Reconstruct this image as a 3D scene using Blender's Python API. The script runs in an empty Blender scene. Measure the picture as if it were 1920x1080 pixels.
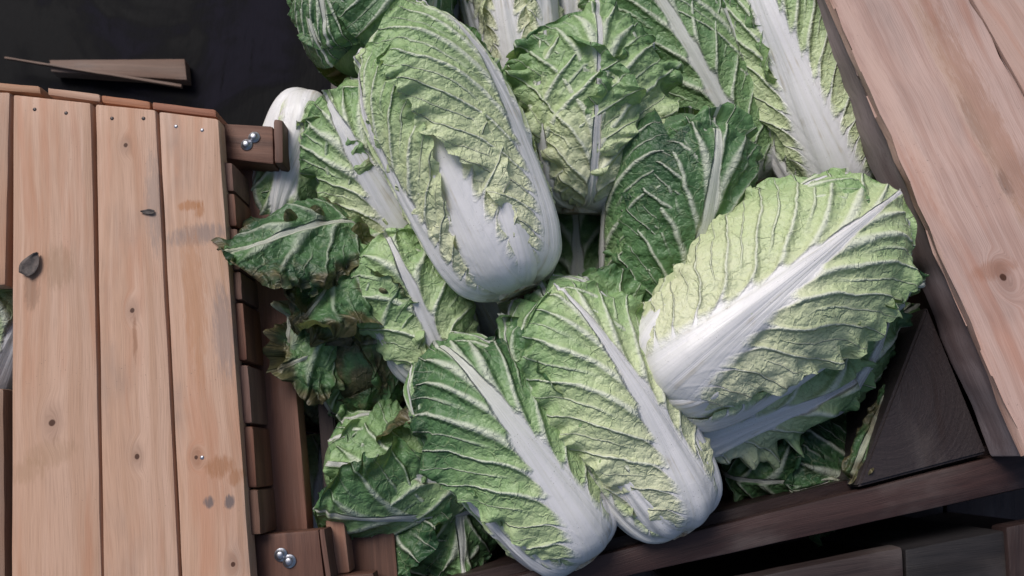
import bpy, bmesh, math, random
import numpy as np
from mathutils import Vector, Matrix

sc = bpy.context.scene
COL = sc.collection
R_ = math.radians

# ------------------------------------------------------------------ camera
CAM_H, TILT, FPX = 0.85, R_(13), 1390.0
cam_d = bpy.data.cameras.new('camera')
cam_d.sensor_width = 36.0
cam_d.lens = 36.0 * FPX / 1920.0
cam_d.clip_start, cam_d.clip_end = 0.01, 60
cam = bpy.data.objects.new('camera', cam_d)
COL.objects.link(cam)
cam.location = (0, 0, CAM_H)
cam.rotation_euler = (TILT, 0, 0)
sc.camera = cam
cam_d.dof.use_dof = True
cam_d.dof.focus_distance = 0.84
cam_d.dof.aperture_fstop = 8.0

# ------------------------------------------------------------------ light
SUN_EL, SUN_AZ = R_(46), R_(-35)       # azimuth measured from +Y towards +X
world = bpy.data.worlds.new('World')
sc.world = world
world.use_nodes = True
wn = world.node_tree
bg = wn.nodes['Background']
sky = wn.nodes.new('ShaderNodeTexSky')
sky.sky_type = 'NISHITA'
sky.sun_disc = False
sky.sun_elevation = SUN_EL
sky.sun_rotation = SUN_AZ
sky.air_density, sky.dust_density, sky.ozone_density = 1.0, 3.0, 1.0
wn.links.new(sky.outputs[0], bg.inputs[0])
bg.inputs[1].default_value = 0.052
sun_d = bpy.data.lights.new('sun', 'SUN')
sun_d.energy = 1.5
sun_d.angle = R_(30)
sun_d.color = (1.0, 0.97, 0.95)
sun = bpy.data.objects.new('sun', sun_d)
COL.objects.link(sun)
to_sun = Vector((math.cos(SUN_EL) * math.sin(SUN_AZ), math.cos(SUN_EL) * math.cos(SUN_AZ), math.sin(SUN_EL)))
sun.rotation_euler = to_sun.to_track_quat('Z', 'Y').to_euler()

sc.view_settings.view_transform = 'Standard'
sc.view_settings.look = 'None'
sc.view_settings.gamma = 1
sc.view_settings.exposure = 0.80
sc.cycles.max_bounces = 5
sc.cycles.diffuse_bounces = 3
sc.cycles.glossy_bounces = 2
sc.cycles.transmission_bounces = 2
sc.view_settings.use_curve_mapping = False

# ------------------------------------------------------------------ helpers
ct, st = math.cos(TILT), math.sin(TILT)
def at(px, py, z):
    x, y = (px - 960) / FPX, -(py - 540) / FPX
    d = (x, y * ct + st, y * st - ct)
    k = (z - CAM_H) / d[2]
    return Vector((d[0] * k, d[1] * k, z))

def tag(o, label=None, cat=None, group=None, kind=None):
    if label: o['label'] = label
    if cat: o['category'] = cat
    if group: o['group'] = group
    if kind: o['kind'] = kind
    return o

def empty(name, loc, label, cat, group=None):
    o = bpy.data.objects.new(name, None)
    o.empty_display_size = 0.02
    COL.objects.link(o)
    o.location = loc
    return tag(o, label, cat, group)

def link(name, me, mat, parent=None, mw=None):
    o = bpy.data.objects.new(name, me)
    if mat and not me.materials: me.materials.append(mat)
    COL.objects.link(o)
    if parent:
        o.parent = parent
        o.matrix_parent_inverse = Matrix.Translation(parent.location).inverted()
    if mw is not None: o.matrix_basis = mw
    return o

_tab = {}
def vnoise(x, y, seed):
    if seed not in _tab:
        _tab[seed] = np.random.RandomState(seed).rand(128, 128) * 2 - 1
    T = _tab[seed]
    xi, yi = np.floor(x).astype(int), np.floor(y).astype(int)
    fx, fy = x - xi, y - yi
    fx, fy = fx * fx * fx * (fx * (fx * 6 - 15) + 10), fy * fy * fy * (fy * (fy * 6 - 15) + 10)
    a, b = T[xi % 128, yi % 128], T[(xi + 1) % 128, yi % 128]
    c, d = T[xi % 128, (yi + 1) % 128], T[(xi + 1) % 128, (yi + 1) % 128]
    return (a * (1 - fx) + b * fx) * (1 - fy) + (c * (1 - fx) + d * fx) * fy

def sstep(a, b, x):
    t = np.clip((x - a) / (b - a), 0, 1)
    return t * t * (3 - 2 * t)

# ------------------------------------------------------------------ node helper
class NT:
    def __init__(s, name, dim='3D'):
        s.dim = dim
        s.m = bpy.data.materials.new(name)
        s.m.use_nodes = True
        s.t = s.m.node_tree
        s.t.nodes.clear()
        s.out = s.n('ShaderNodeOutputMaterial')
    def n(s, typ, **k):
        nd = s.t.nodes.new(typ)
        for a, b in k.items(): setattr(nd, a, b)
        return nd
    def put(s, sock, v):
        if isinstance(v, bpy.types.NodeSocket): s.t.links.new(v, sock)
        elif v is not None: sock.default_value = v
    def math(s, op, a, b=None, c=None, clamp=False):
        nd = s.n('ShaderNodeMath', operation=op, use_clamp=clamp)
        s.put(nd.inputs[0], a)
        if b is not None: s.put(nd.inputs[1], b)
        if c is not None: s.put(nd.inputs[2], c)
        return nd.outputs[0]
    def mix(s, f, a, b, mode='MIX'):
        nd = s.n('ShaderNodeMix', data_type='RGBA', blend_type=mode)
        s.put(nd.inputs[0], f)
        s.put(nd.inputs[6], a if isinstance(a, bpy.types.NodeSocket) else (*a, 1))
        s.put(nd.inputs[7], b if isinstance(b, bpy.types.NodeSocket) else (*b, 1))
        return nd.outputs[2]
    def ss(s, x, a, b, o0=0.0, o1=1.0):
        nd = s.n('ShaderNodeMapRange', interpolation_type='SMOOTHSTEP')
        s.put(nd.inputs[0], x); s.put(nd.inputs[1], a); s.put(nd.inputs[2], b)
        nd.inputs[3].default_value = o0; nd.inputs[4].default_value = o1
        return nd.outputs[0]
    def noise(s, vec, scale, detail=3, rough=0.5, dist=0.0, dim=None):
        nd = s.n('ShaderNodeTexNoise', noise_dimensions=dim or s.dim)
        s.put(nd.inputs['Vector'], vec)
        nd.inputs['Scale'].default_value = scale
        nd.inputs['Detail'].default_value = detail
        nd.inputs['Roughness'].default_value = rough
        nd.inputs['Distortion'].default_value = dist
        return nd.outputs[0]
    def sep(s, v):
        nd = s.n('ShaderNodeSeparateXYZ'); s.put(nd.inputs[0], v); return nd.outputs
    def comb(s, x, y, z):
        nd = s.n('ShaderNodeCombineXYZ')
        s.put(nd.inputs[0], x); s.put(nd.inputs[1], y); s.put(nd.inputs[2], z)
        return nd.outputs[0]
    def attr(s, name):
        nd = s.n('ShaderNodeAttribute', attribute_name=name); return nd
    def ramp(s, f, stops):
        nd = s.n('ShaderNodeValToRGB')
        s.put(nd.inputs[0], f)
        el = nd.color_ramp.elements
        while len(el) < len(stops): el.new(0.5)
        for e, (p, c) in zip(el, stops):
            e.position = p; e.color = (*c, 1)
        return nd.outputs[0]
    def bump(s, h, dist, strength=1.0):
        nd = s.n('ShaderNodeBump')
        nd.inputs['Strength'].default_value = strength
        nd.inputs['Distance'].default_value = dist
        s.put(nd.inputs['Height'], h)
        return nd.outputs[0]
    def bsdf(s, col, rough, normal=None, spec=0.5, metal=0.0):
        nd = s.n('ShaderNodeBsdfPrincipled')
        s.put(nd.inputs['Base Color'], col if isinstance(col, bpy.types.NodeSocket) else (*col, 1))
        s.put(nd.inputs['Roughness'], rough)
        nd.inputs['Specular IOR Level'].default_value = spec
        nd.inputs['Metallic'].default_value = metal
        if normal: s.put(nd.inputs['Normal'], normal)
        return nd
    def done(s, shader):
        s.t.links.new(shader, s.out.inputs[0]); return s.m

# ------------------------------------------------------------------ materials
def wood(name, light, dark, knots=(), seed=0, gray=0.25, grain=1.0, stains=(), rough=0.62, endgrain=False):
    N = NT(name)
    tc = N.n('ShaderNodeTexCoord').outputs['Object']
    x, y, z = N.sep(tc)
    warp = N.noise(N.comb(N.math('MULTIPLY', x, 6), N.math('MULTIPLY', y, 2.2), seed * 3.7), 1.0, 2)
    g = N.math('ADD', x, N.math('MULTIPLY', N.math('SUBTRACT', warp, 0.5), 0.05))
    core = None
    for (kx, ky, kr) in knots:
        dx = N.math('SUBTRACT', x, kx)
        dy = N.math('SUBTRACT', y, ky)
        d = N.math('SQRT', N.math('ADD', N.math('MULTIPLY', dx, dx), N.math('MULTIPLY', N.math('MULTIPLY', dy, dy), 0.30)))
        wob = N.noise(tc, 70, 2)
        d2 = N.math('ADD', d, N.math('MULTIPLY', N.math('SUBTRACT', wob, 0.5), kr * 0.7))
        infl = N.ss(d, kr * 3.6, kr * 0.8, 0, 0.7)
        g = N.math('ADD', N.math('MULTIPLY', g, N.math('SUBTRACT', 1.0, infl)), N.math('MULTIPLY', d, infl))
        dr = N.math('SQRT', N.math('ADD', N.math('MULTIPLY', dx, dx), N.math('MULTIPLY', N.math('MULTIPLY', dy, dy), 0.75)))
        dr = N.math('ADD', dr, N.math('MULTIPLY', N.math('SUBTRACT', wob, 0.5), kr * 0.6))
        k = N.math('ADD', N.ss(dr, kr * 0.72, kr * 0.4, 0, 0.9), N.ss(d2, kr * 2.8, kr * 0.6, 0, 0.28), clamp=True)
        core = k if core is None else N.math('MAXIMUM', core, k)
    if endgrain:
        rr = N.math('SQRT', N.math('ADD', N.math('POWER', N.math('ADD', x, 0.055), 2), N.math('POWER', N.math('SUBTRACT', y, 0.03), 2)))
        gv = N.comb(N.math('MULTIPLY', rr, 420), N.math('MULTIPLY', N.noise(tc, 40, 3), 3.0), seed)
        f1 = N.noise(gv, 1.0, 2)
        f2 = N.noise(tc, 260, 3)
    else:
        gv = N.comb(N.math('MULTIPLY', g, 120 * grain), N.math('MULTIPLY', y, 3.0), N.math('ADD', N.math('MULTIPLY', z, 60), seed * 7.3))
        f1 = N.noise(gv, 1.0, 2, 0.5)
        fv = N.comb(N.math('MULTIPLY', g, 900), N.math('MULTIPLY', y, 22), N.math('ADD', N.math('MULTIPLY', z, 500), seed))
        f2 = N.noise(fv, 1.0, 2)
    big = N.noise(N.comb(N.math('MULTIPLY', g, 26), N.math('MULTIPLY', y, 2.4), seed * 1.9 + 4), 1.0, 3)
    c = N.mix(N.ss(f1, 0.34, 0.70, 0, 0.8), light, dark)
    c = N.mix(N.ss(big, 0.35, 0.75, 0, 0.75), c, tuple(0.42 * a + 0.58 * b for a, b in zip(light, dark)))
    c = N.mix(N.ss(f2, 0.42, 0.72, 0, 0.28), c, tuple(d * 0.6 for d in dark))
    hue = N.noise(N.comb(N.math('MULTIPLY', g, 40), N.math('MULTIPLY', y, 3.5), seed * 2.3 + 9), 1.0, 3, 0.6)
    c = N.mix(N.ss(hue, 0.48, 0.72, 0, 0.6), c, tuple(a * b for a, b in zip(dark, (1.0, 0.78, 0.66))))
    # grey weathering, dirt specks
    wz = N.noise(N.comb(N.math('MULTIPLY', x, 14), N.math('MULTIPLY', y, 5), seed + 20.0), 1.0, 4, 0.6)
    c = N.mix(N.ss(wz, 0.50, 0.78, 0, gray), c, (0.16, 0.135, 0.125))
    sn = N.noise(N.comb(N.math('MULTIPLY', g, 260), N.math('MULTIPLY', y, 45), 0.0), 1.0, 4, 0.7) if stains else None
    for (sx, sy, rx, ry, col, am) in stains:
        ex = N.math('DIVIDE', N.math('SUBTRACT', x, sx), rx)
        ey = N.math('DIVIDE', N.math('SUBTRACT', y, sy), ry)
        e = N.math('ADD', N.math('MULTIPLY', ex, ex), N.math('MULTIPLY', ey, ey))
        e = N.math('ADD', e, N.math('MULTIPLY', N.math('SUBTRACT', sn, 0.5), 3.2))
        c = N.mix(N.ss(e, 1.3, 0.1, 0, am), c, col)
    sp = N.noise(tc, 330, 2)
    spz = N.noise(tc, 12, 2)
    c = N.mix(N.math('MULTIPLY', N.ss(sp, 0.66, 0.74), N.ss(spz, 0.48, 0.7, 0, 0.7)), c, (0.06, 0.045, 0.04))
    if core is not None:
        c = N.mix(core, c, (0.075, 0.03, 0.016))
    h = N.math('ADD', N.math('MULTIPLY', f1, 0.5), N.math('MULTIPLY', f2, 0.6))
    b = N.bsdf(c, N.ss(big, 0.2, 0.8, rough - 0.08, rough + 0.1), N.bump(h, 0.0009 if not endgrain else 0.0012, 0.7), 0.35)
    return N.done(b.outputs[0])

def leaf_material():
    N = NT('napa_leaf', '2D')
    uv = N.attr('luv').outputs['Vector']
    ve = N.sep(N.attr('vein').outputs['Vector'])
    ti = N.sep(N.attr('tint').outputs['Vector'])
    ru = N.attr('ribu').outputs['Fac']
    x, s_, sd = N.sep(uv)
    n_lo = N.noise(uv, 28, 2)
    n_mid = N.noise(uv, 95, 3, 0.6)
    n_hi = N.noise(uv, 420, 2, 0.6)
    # side veins at integer phase (+ forks near the margin)
    ph = N.math('ADD', ve[0], N.math('MULTIPLY', N.math('SUBTRACT', n_mid, 0.5), 0.07))
    fr = N.math('ABSOLUTE', N.math('SUBTRACT', N.math('FRACT', N.math('ADD', ph, 0.5)), 0.5))
    wn_ = N.n('ShaderNodeTexWhiteNoise', noise_dimensions='2D')
    N.put(wn_.inputs['Vector'], N.comb(N.math('FLOOR', N.math('ADD', ph, 0.5)), sd, 0.0))
    hsh = N.math('ADD', N.math('MULTIPLY', wn_.outputs[0], 0.75), 0.55)
    d1 = N.math('DIVIDE', N.math('MULTIPLY', fr, ve[1]), hsh)
    v1 = N.ss(N.math('DIVIDE', d1, ve[2]), 1.3, 0.25)
    fr2 = N.math('ABSOLUTE', N.math('SUBTRACT', N.math('FRACT', ph), 0.5))
    d2 = N.math('MULTIPLY', fr2, ve[1])
    vh = N.ss(N.math('DIVIDE', d1, ve[2]), 2.6, 0.0)
    v2 = N.math('MULTIPLY', N.ss(N.math('DIVIDE', d2, ve[2]), 0.9, 0.2, 0, 0.7), N.ss(ti[0], 0.015, 0.05))
    # tertiary net
    wob = N.n('ShaderNodeVectorMath', operation='ADD')
    nz = N.n('ShaderNodeTexNoise', noise_dimensions='2D'); N.put(nz.inputs['Vector'], uv); nz.inputs['Scale'].default_value = 60
    sc_ = N.n('ShaderNodeVectorMath', operation='SCALE'); N.put(sc_.inputs[0], nz.outputs[1]); sc_.inputs[3].default_value = 0.016
    N.put(wob.inputs[0], uv); N.put(wob.inputs[1], sc_.outputs[0])
    def vor(scale, feat, outp):
        nd = N.n('ShaderNodeTexVoronoi', feature=feat, voronoi_dimensions='2D')
        N.put(nd.inputs['Vector'], wob.outputs[0]); nd.inputs['Scale'].default_value = scale
        return nd.outputs[outp]
    vA = vor(62, 'DISTANCE_TO_EDGE', 'Distance'); vB = vor(150, 'F1', 'Distance')
    mA = N.ss(vA, 0.09, 0.01)
    blis = N.math('SUBTRACT', 1.0, N.math('MULTIPLY', vB, vB))
    ra = N.math('ABSOLUTE', ru)
    re = N.math('ADD', N.math('SUBTRACT', ra, N.math('MULTIPLY', vh, 0.42)), N.math('MULTIPLY', N.math('SUBTRACT', n_mid, 0.5), 0.35))
    rib = N.ss(re, 1.12, 0.58)
    # blade colour
    gr = N.math('ADD', ti[1], N.math('MULTIPLY', N.math('SUBTRACT', n_lo, 0.5), 0.18))
    gr = N.math('ADD', gr, N.math('MULTIPLY', N.math('SUBTRACT', n_mid, 0.5), 0.14), clamp=True)
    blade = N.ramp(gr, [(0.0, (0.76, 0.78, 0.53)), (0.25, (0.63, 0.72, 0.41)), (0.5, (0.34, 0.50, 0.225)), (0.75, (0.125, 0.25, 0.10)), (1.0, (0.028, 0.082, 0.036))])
    pale = N.mix(0.52, blade, (0.66, 0.72, 0.42))
    vc = N.mix(N.math('SUBTRACT', N.ss(ti[1], 0.15, 0.9, 0.78, 0.64), N.math('MULTIPLY', ti[2], 1.1), clamp=True), blade, (0.84, 0.86, 0.72))
    netv = N.math('MULTIPLY', mA, N.ss(n_lo, 0.35, 0.65, 0.0, 1.0))
    c = N.mix(N.math('MULTIPLY', netv, 0.32), blade, pale)
    c = N.mix(N.math('MAXIMUM', v1, v2), c, vc)
    # white rib with lengthwise strands
    st1 = N.noise(N.comb(N.math('MULTIPLY', ru, 5.5), N.math('MULTIPLY', s_, 3.0), sd), 1.0, 3, 0.6)
    st2 = N.noise(N.comb(N.math('MULTIPLY', ru, 17), N.math('MULTIPLY', s_, 5.0), sd), 1.0, 2, 0.6)
    rc = N.mix(N.ss(st1, 0.35, 0.72, 0, 0.40), (0.82, 0.80, 0.81), (0.66, 0.655, 0.60))
    rc = N.mix(N.ss(st2, 0.55, 0.8, 0, 0.15), rc, (0.54, 0.56, 0.46))
    rb = N.ss(N.math('ADD', N.math('MULTIPLY', n_lo, 0.6), N.math('MULTIPLY', st1, 0.6)), 0.68, 0.86, 0, 0.40)
    rc = N.mix(rb, rc, (0.45, 0.36, 0.24))
    greenrib = N.math('MULTIPLY', N.ss(s_, 0.12, 0.30), N.ss(ti[1], 0.3, 0.8, 0, 0.32))
    rc = N.mix(greenrib, rc, (0.42, 0.52, 0.24))
    rc = N.mix(N.math('MULTIPLY', ti[2], 0.9, clamp=True), rc, (0.30, 0.33, 0.16))
    c = N.mix(rib, c, rc)
    # wilt, brown spots, dirt
    br = N.math('ADD', ti[2], N.math('MULTIPLY', N.math('SUBTRACT', N.math('ADD', N.math('MULTIPLY', n_lo, 0.85), N.math('MULTIPLY', n_mid, 0.15)), 0.5), 1.5))
    brm = N.math('MULTIPLY', N.ss(br, 0.42, 0.80), N.ss(ti[2], 0.02, 0.2))
    bcol = N.ramp(n_mid, [(0.3, (0.035, 0.024, 0.014)), (0.5, (0.105, 0.075, 0.038)), (0.7, (0.21, 0.165, 0.09))])
    c = N.mix(N.math('MULTIPLY', brm, 0.80), c, bcol)
    sp = N.noise(uv, 620, 1)
    spz = N.noise(uv, 22, 2)
    spk = N.math('MULTIPLY', N.ss(sp, 0.745, 0.79), N.ss(spz, 0.5, 0.62, 0, 0.75))
    c = N.mix(spk, c, (0.10, 0.07, 0.04))
    # relief
    h = N.math('ADD', N.math('MULTIPLY', N.math('MAXIMUM', vh, v2), 1.25), N.math('MULTIPLY', netv, 0.30))
    h = N.math('ADD', h, N.math('MULTIPLY', blis, 0.55))
    h = N.math('ADD', h, N.math('MULTIPLY', n_mid, 1.1))
    h = N.math('ADD', h, N.math('MULTIPLY', n_hi, 0.16))
    h = N.math('MULTIPLY', h, N.math('SUBTRACT', 1.0, N.math('MULTIPLY', rib, 0.93)))
    h = N.math('ADD', h, N.math('MULTIPLY', N.math('MULTIPLY', rib, st1), 0.40))
    nrm = N.bump(h, 0.0024, 1.0)
    rough = N.math('ADD', N.math('MULTIPLY', n_hi, 0.15), N.math('ADD', N.math('MULTIPLY', rib, -0.05), 0.35))
    b = N.bsdf(c, rough, nrm, 0.5)
    tr = N.n('ShaderNodeBsdfTranslucent')
    N.put(tr.inputs[0], N.mix(0.35, c, (0.45, 0.55, 0.10)))
    mx = N.n('ShaderNodeMixShader')
    N.put(mx.inputs[0], N.math('SUBTRACT', 0.24, N.math('MULTIPLY', rib, 0.10)))
    N.put(mx.inputs[1], b.outputs[0]); N.put(mx.inputs[2], tr.outputs[0])
    return N.done(mx.outputs[0])

def simple(name, c1, c2, scale, rough, bump=0.001, metal=0.0, spec=0.4):
    N = NT(name)
    tc = N.n('ShaderNodeTexCoord').outputs['Object']
    f = N.noise(tc, scale, 4, 0.6)
    f2 = N.noise(tc, scale * 5, 3, 0.6)
    c = N.mix(N.ss(f, 0.35, 0.68), c1, c2)
    return N.done(N.bsdf(c, N.ss(f2, 0.2, 0.8, rough - 0.1, rough + 0.1), N.bump(N.math('ADD', f, N.math('MULTIPLY', f2, 0.5)), bump, 0.8), spec, metal).outputs[0])

LEAF = leaf_material()
STEEL = simple('zinc_steel', (0.32, 0.33, 0.37), (0.52, 0.53, 0.58), 400, 0.42, 0.0002, 1.0, 0.5)
RUST = simple('dark_nail', (0.05, 0.045, 0.045), (0.12, 0.10, 0.10), 300, 0.5, 0.0003, 0.8)
CUT = simple('cut_stem', (0.66, 0.62, 0.52), (0.30, 0.20, 0.11), 60, 0.6, 0.004)
DRYLEAF = simple('dry_leaf', (0.055, 0.045, 0.042), (0.12, 0.095, 0.085), 120, 0.7, 0.001)
def ground_mat():
    N = NT('black_ground')
    tc = N.n('ShaderNodeTexCoord').outputs['Object']
    f = N.noise(tc, 3.5, 5, 0.65, 0.6)
    x, y, z = N.sep(tc)
    f2 = N.noise(N.comb(N.math('MULTIPLY', x, 26), N.math('MULTIPLY', y, 5), 0.0), 1.0, 4, 0.7)
    c = N.mix(N.ss(f, 0.45, 0.6), (0.002, 0.002, 0.003), (0.011, 0.010, 0.016))
    c = N.mix(N.ss(f2, 0.58, 0.72, 0, 0.8), c, (0.002, 0.002, 0.002))
    return N.done(N.bsdf(c, N.ss(f, 0.4, 0.6, 0.6, 0.8), N.bump(f2, 0.004, 0.6), 0.06).outputs[0])
GROUND = ground_mat()

PINE_L, PINE_D = (0.57, 0.37, 0.27), (0.43, 0.25, 0.16)
OLD_L, OLD_D = (0.155, 0.078, 0.055), (0.075, 0.038, 0.028)
DARK_L, DARK_D = (0.042, 0.024, 0.021), (0.018, 0.010, 0.010)  # near-black brown for crate walls, floor and one rim board

# ------------------------------------------------------------------ boards
def board_frame(q, z):
    p = [at(a, b, z) for a, b in q]                    # TL, TR, BR, BL
    c = sum(p, Vector()) / 4
    up = ((p[0] + p[1]) / 2 - (p[3] + p[2]) / 2)
    rt = ((p[1] + p[2]) / 2 - (p[0] + p[3]) / 2)
    if rt.length > 1.25 * up.length: up = rt            # grain runs along the longer side
    up.normalize()
    ex = Vector((up.y, -up.x, 0)).normalized()
    M = Matrix(((ex.x, up.x, 0, c.x), (ex.y, up.y, 0, c.y), (0, 0, 1, z), (0, 0, 0, 1)))
    return p, M

def board(name, q, z, th, mat, parent, bev=0.003, label=None, jit=0.0004, cuts=14):
    """board whose upper face is the quad q (pixel corners TL,TR,BR,BL) at height z"""
    p, M = board_frame(q, z)
    Mi = M.inverted()
    loc = [Mi @ v for v in p]
    bm = bmesh.new()
    top = [bm.verts.new((v.x, v.y, 0)) for v in loc]
    bot = [bm.verts.new((v.x, v.y, -th)) for v in loc]
    bm.faces.new(top[::-1]); bm.faces.new(bot)
    for i in range(4):
        j = (i + 1) % 4
        bm.faces.new((top[i], top[j], bot[j], bot[i]))
    bmesh.ops.recalc_face_normals(bm, faces=bm.faces)
    bmesh.ops.bevel(bm, geom=list(bm.edges), offset=bev, segments=2, affect='EDGES', profile=0.6)
    ext_ = max(v.y for v in loc) - min(v.y for v in loc)
    n = min(cuts, max(2, int(ext_ / 0.03)))
    bmesh.ops.subdivide_edges(bm, edges=[e for e in bm.edges if abs(e.verts[0].co.y - e.verts[1].co.y) > 0.4 * ext_], cuts=n, use_grid_fill=True)
    rj = random.Random(int(abs(q[0][0] * 7 + q[0][1] * 13)))
    for v in bm.verts:
        v.co.x += rj.uniform(-jit, jit); v.co.y += rj.uniform(-jit, jit) * 0.5; v.co.z += rj.uniform(-jit, jit) * 0.5
    me = bpy.data.meshes.new(name)
    bm.to_mesh(me); bm.free()
    for f in me.polygons: f.use_smooth = True
    me.set_sharp_from_angle(angle=R_(40))
    o = link(name, me, mat, parent)
    o.matrix_basis = M
    if label: o['label'] = label
    return o

def kn(q, z, pts):
    """pixel positions to board-local coordinates for knots"""
    _, M = board_frame(q, z)
    Mi = M.inverted()
    out = []
    for (a, b, r) in pts:
        v = Mi @ at(a, b, z)
        out.append((v.x, v.y, r))
    return out
def stn(q, z, pts):
    _, M = board_frame(q, z)
    Mi = M.inverted()
    out = []
    for (a, b, rx, ry, col, am) in pts:
        v = Mi @ at(a, b, z)
        out.append((v.x, v.y, rx, ry, col, am))
    return out

def wall(name, a, b, ztop, zbot, th, mat, parent, side=1):
    """vertical board under the pixel line a-b (taken at ztop)"""
    p, r = at(*a, ztop), at(*b, ztop)
    y = (r - p).normalized()
    x = Vector((y.y, -y.x, 0)) * side
    c = (p + r) / 2 + x * th / 2
    L = (r - p).length
    M = Matrix(((0, y.x, x.x, c.x), (0, y.y, x.y, c.y), (1, 0, 0, (ztop + zbot) / 2), (0, 0, 0, 1)))
    bm = bmesh.new()
    bmesh.ops.create_cube(bm, size=1)
    for v in bm.verts: v.co = Vector((v.co.x * (ztop - zbot), v.co.y * L, v.co.z * th))
    bmesh.ops.bevel(bm, geom=list(bm.edges), offset=0.002, segments=2, affect='EDGES')
    if M.to_3x3().determinant() < 0: bmesh.ops.reverse_faces(bm, faces=bm.faces)
    me = bpy.data.meshes.new(name); bm.to_mesh(me); bm.free()
    return link(name, me, mat, parent, M)

def lathe(name, prof, mat, parent, loc, n=16, rot=0.0, tiltv=(0, 0)):
    bm = bmesh.new()
    rings = []
    for r, z in prof:
        rings.append([bm.verts.new((r * math.cos(2 * math.pi * k / n), r * math.sin(2 * math.pi * k / n), z)) for k in range(n)])
    for a, b in zip(rings[:-1], rings[1:]):
        for k in range(n):
            bm.faces.new((a[k], a[(k + 1) % n], b[(k + 1) % n], b[k]))
    bm.faces.new(rings[-1])
    bmesh.ops.recalc_face_normals(bm, faces=bm.faces)
    me = bpy.data.meshes.new(name); bm.to_mesh(me); bm.free()
    for f in me.polygons: f.use_smooth = True
    o = link(name, me, mat, parent)
    o.matrix_basis = Matrix.Translation(loc) @ Matrix.Rotation(tiltv[0], 4, 'X') @ Matrix.Rotation(tiltv[1], 4, 'Y')
    return o

# ================================================================== SETTING
GZ = -0.75
me = bpy.data.meshes.new('ground')
me.from_pydata([(-6, -6, GZ), (6, -6, GZ), (6, 6, GZ), (-6, 6, GZ)], [], [(0, 1, 2, 3)])
g = link('ground', me, GROUND); tag(g, kind='structure')

# ---- left slatted crate
lc = empty('slatted_crate', at(240, 640, GZ), 'slatted crate of pale pine planks standing left of the cabbages', 'crate')
def ext(q, y2=1190):
    (a, b, c, d) = q
    f = lambda p, r: (p[0] + (r[0] - p[0]) * (y2 - p[1]) / (r[1] - p[1]), y2)
    return (a, b, f(b, c), f(a, d))
qL1 = ext(((24, 176), (170, 192), (190, 1080), (20, 1080)))
qL2 = ext(((178, 194), (292, 205), (335, 1080), (193, 1080)))
qL3 = ext(((297, 208), (409, 222), (470, 1080), (340, 1080)))
board('plank', qL1, 0, 0.024, wood('pine_plank_a', PINE_L, PINE_D, kn(qL1, 0, [(97, 793, 0.0065)]), 1, 0.15,
      stains=stn(qL1, 0, [(95, 850, 0.030, 0.016, (0.28, 0.165, 0.085), 0.32), (50, 885, 0.022, 0.014, (0.28, 0.165, 0.085), 0.3), (110, 500, 0.02, 0.03, (0.24, 0.14, 0.07), 0.4), (60, 540, 0.01, 0.03, (0.17, 0.10, 0.06), 0.5)])), lc, 0.004)
board('plank', qL2, 0, 0.024, wood('pine_plank_b', PINE_L, PINE_D, kn(qL2, 0, [(236, 272, 0.004), (248, 582, 0.0045), (257, 856, 0.0045)]), 2, 0.42,
      stains=stn(qL2, 0, [(290, 380, 0.012, 0.07, (0.24, 0.19, 0.17), 0.5), (253, 640, 0.003, 0.03, (0.26, 0.12, 0.06), 0.7)])), lc, 0.004)
board('plank', qL3, 0, 0.024, wood('pine_plank_c', PINE_L, PINE_D, kn(qL3, 0, [(368, 858, 0.0035), (437, 1058, 0.004)]), 3, 0.5,
      stains=stn(qL3, 0, [(355, 385, 0.016, 0.007, (0.36, 0.15, 0.055), 0.75), (375, 395, 0.006, 0.011, (0.36, 0.15, 0.055), 0.7), (370, 440, 0.04, 0.014, (0.17, 0.14, 0.135), 0.6),
                          (365, 560, 0.014, 0.10, (0.40, 0.19, 0.09), 0.55), (412, 875, 0.018, 0.013, (0.33, 0.15, 0.07), 0.75), (440, 895, 0.01, 0.01, (0.33, 0.15, 0.07), 0.7),
                          (391, 941, 0.006, 0.007, (0.10, 0.09, 0.095), 0.8), (431, 941, 0.006, 0.008, (0.10, 0.09, 0.095), 0.8), (420, 620, 0.014, 0.06, (0.2, 0.165, 0.16), 0.5)])), lc, 0.004)
q = ((-170, 168), (18, 172), (9, 535), (-170, 535))
board('plank', q, 0, 0.024, wood('pine_plank_d', tuple(0.8 * c for c in PINE_L), PINE_D, (), 4, 0.3), lc, 0.004)
q = ((-170, 728), (6, 728), (11, 1190), (-170, 1190))
board('plank', q, -0.02, 0.024, wood('pine_plank_e', tuple(0.55 * c for c in PINE_L), tuple(0.5 * c for c in PINE_D), (), 5, 0.3), lc, 0.004)
# upright slats of the far side: only their sawn tops show
SL = [wood('slat_wood_%s' % n, l, d, (), 30 + i, 0.2) for i, (n, l, d) in enumerate((
    ('tan', (0.44, 0.25, 0.15), (0.30, 0.15, 0.08)), ('pale', (0.50, 0.32, 0.23), (0.36, 0.21, 0.14)),
    ('orange', (0.40, 0.17, 0.085), (0.27, 0.10, 0.045)), ('red', (0.34, 0.145, 0.085), (0.21, 0.08, 0.045))))]
for i, (x0, y0, x1, y1) in enumerate(((-70, 148, 75, 161), (88, 163, 187, 176), (189, 177, 281, 189), (284, 190, 405, 205))):
    board('slat', ((x0, y0), (x1, y1), (x1 + 1, y1 + 15), (x0 + 1, y0 + 15)), -0.006, 0.5, SL[i], lc, 0.0035)
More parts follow.
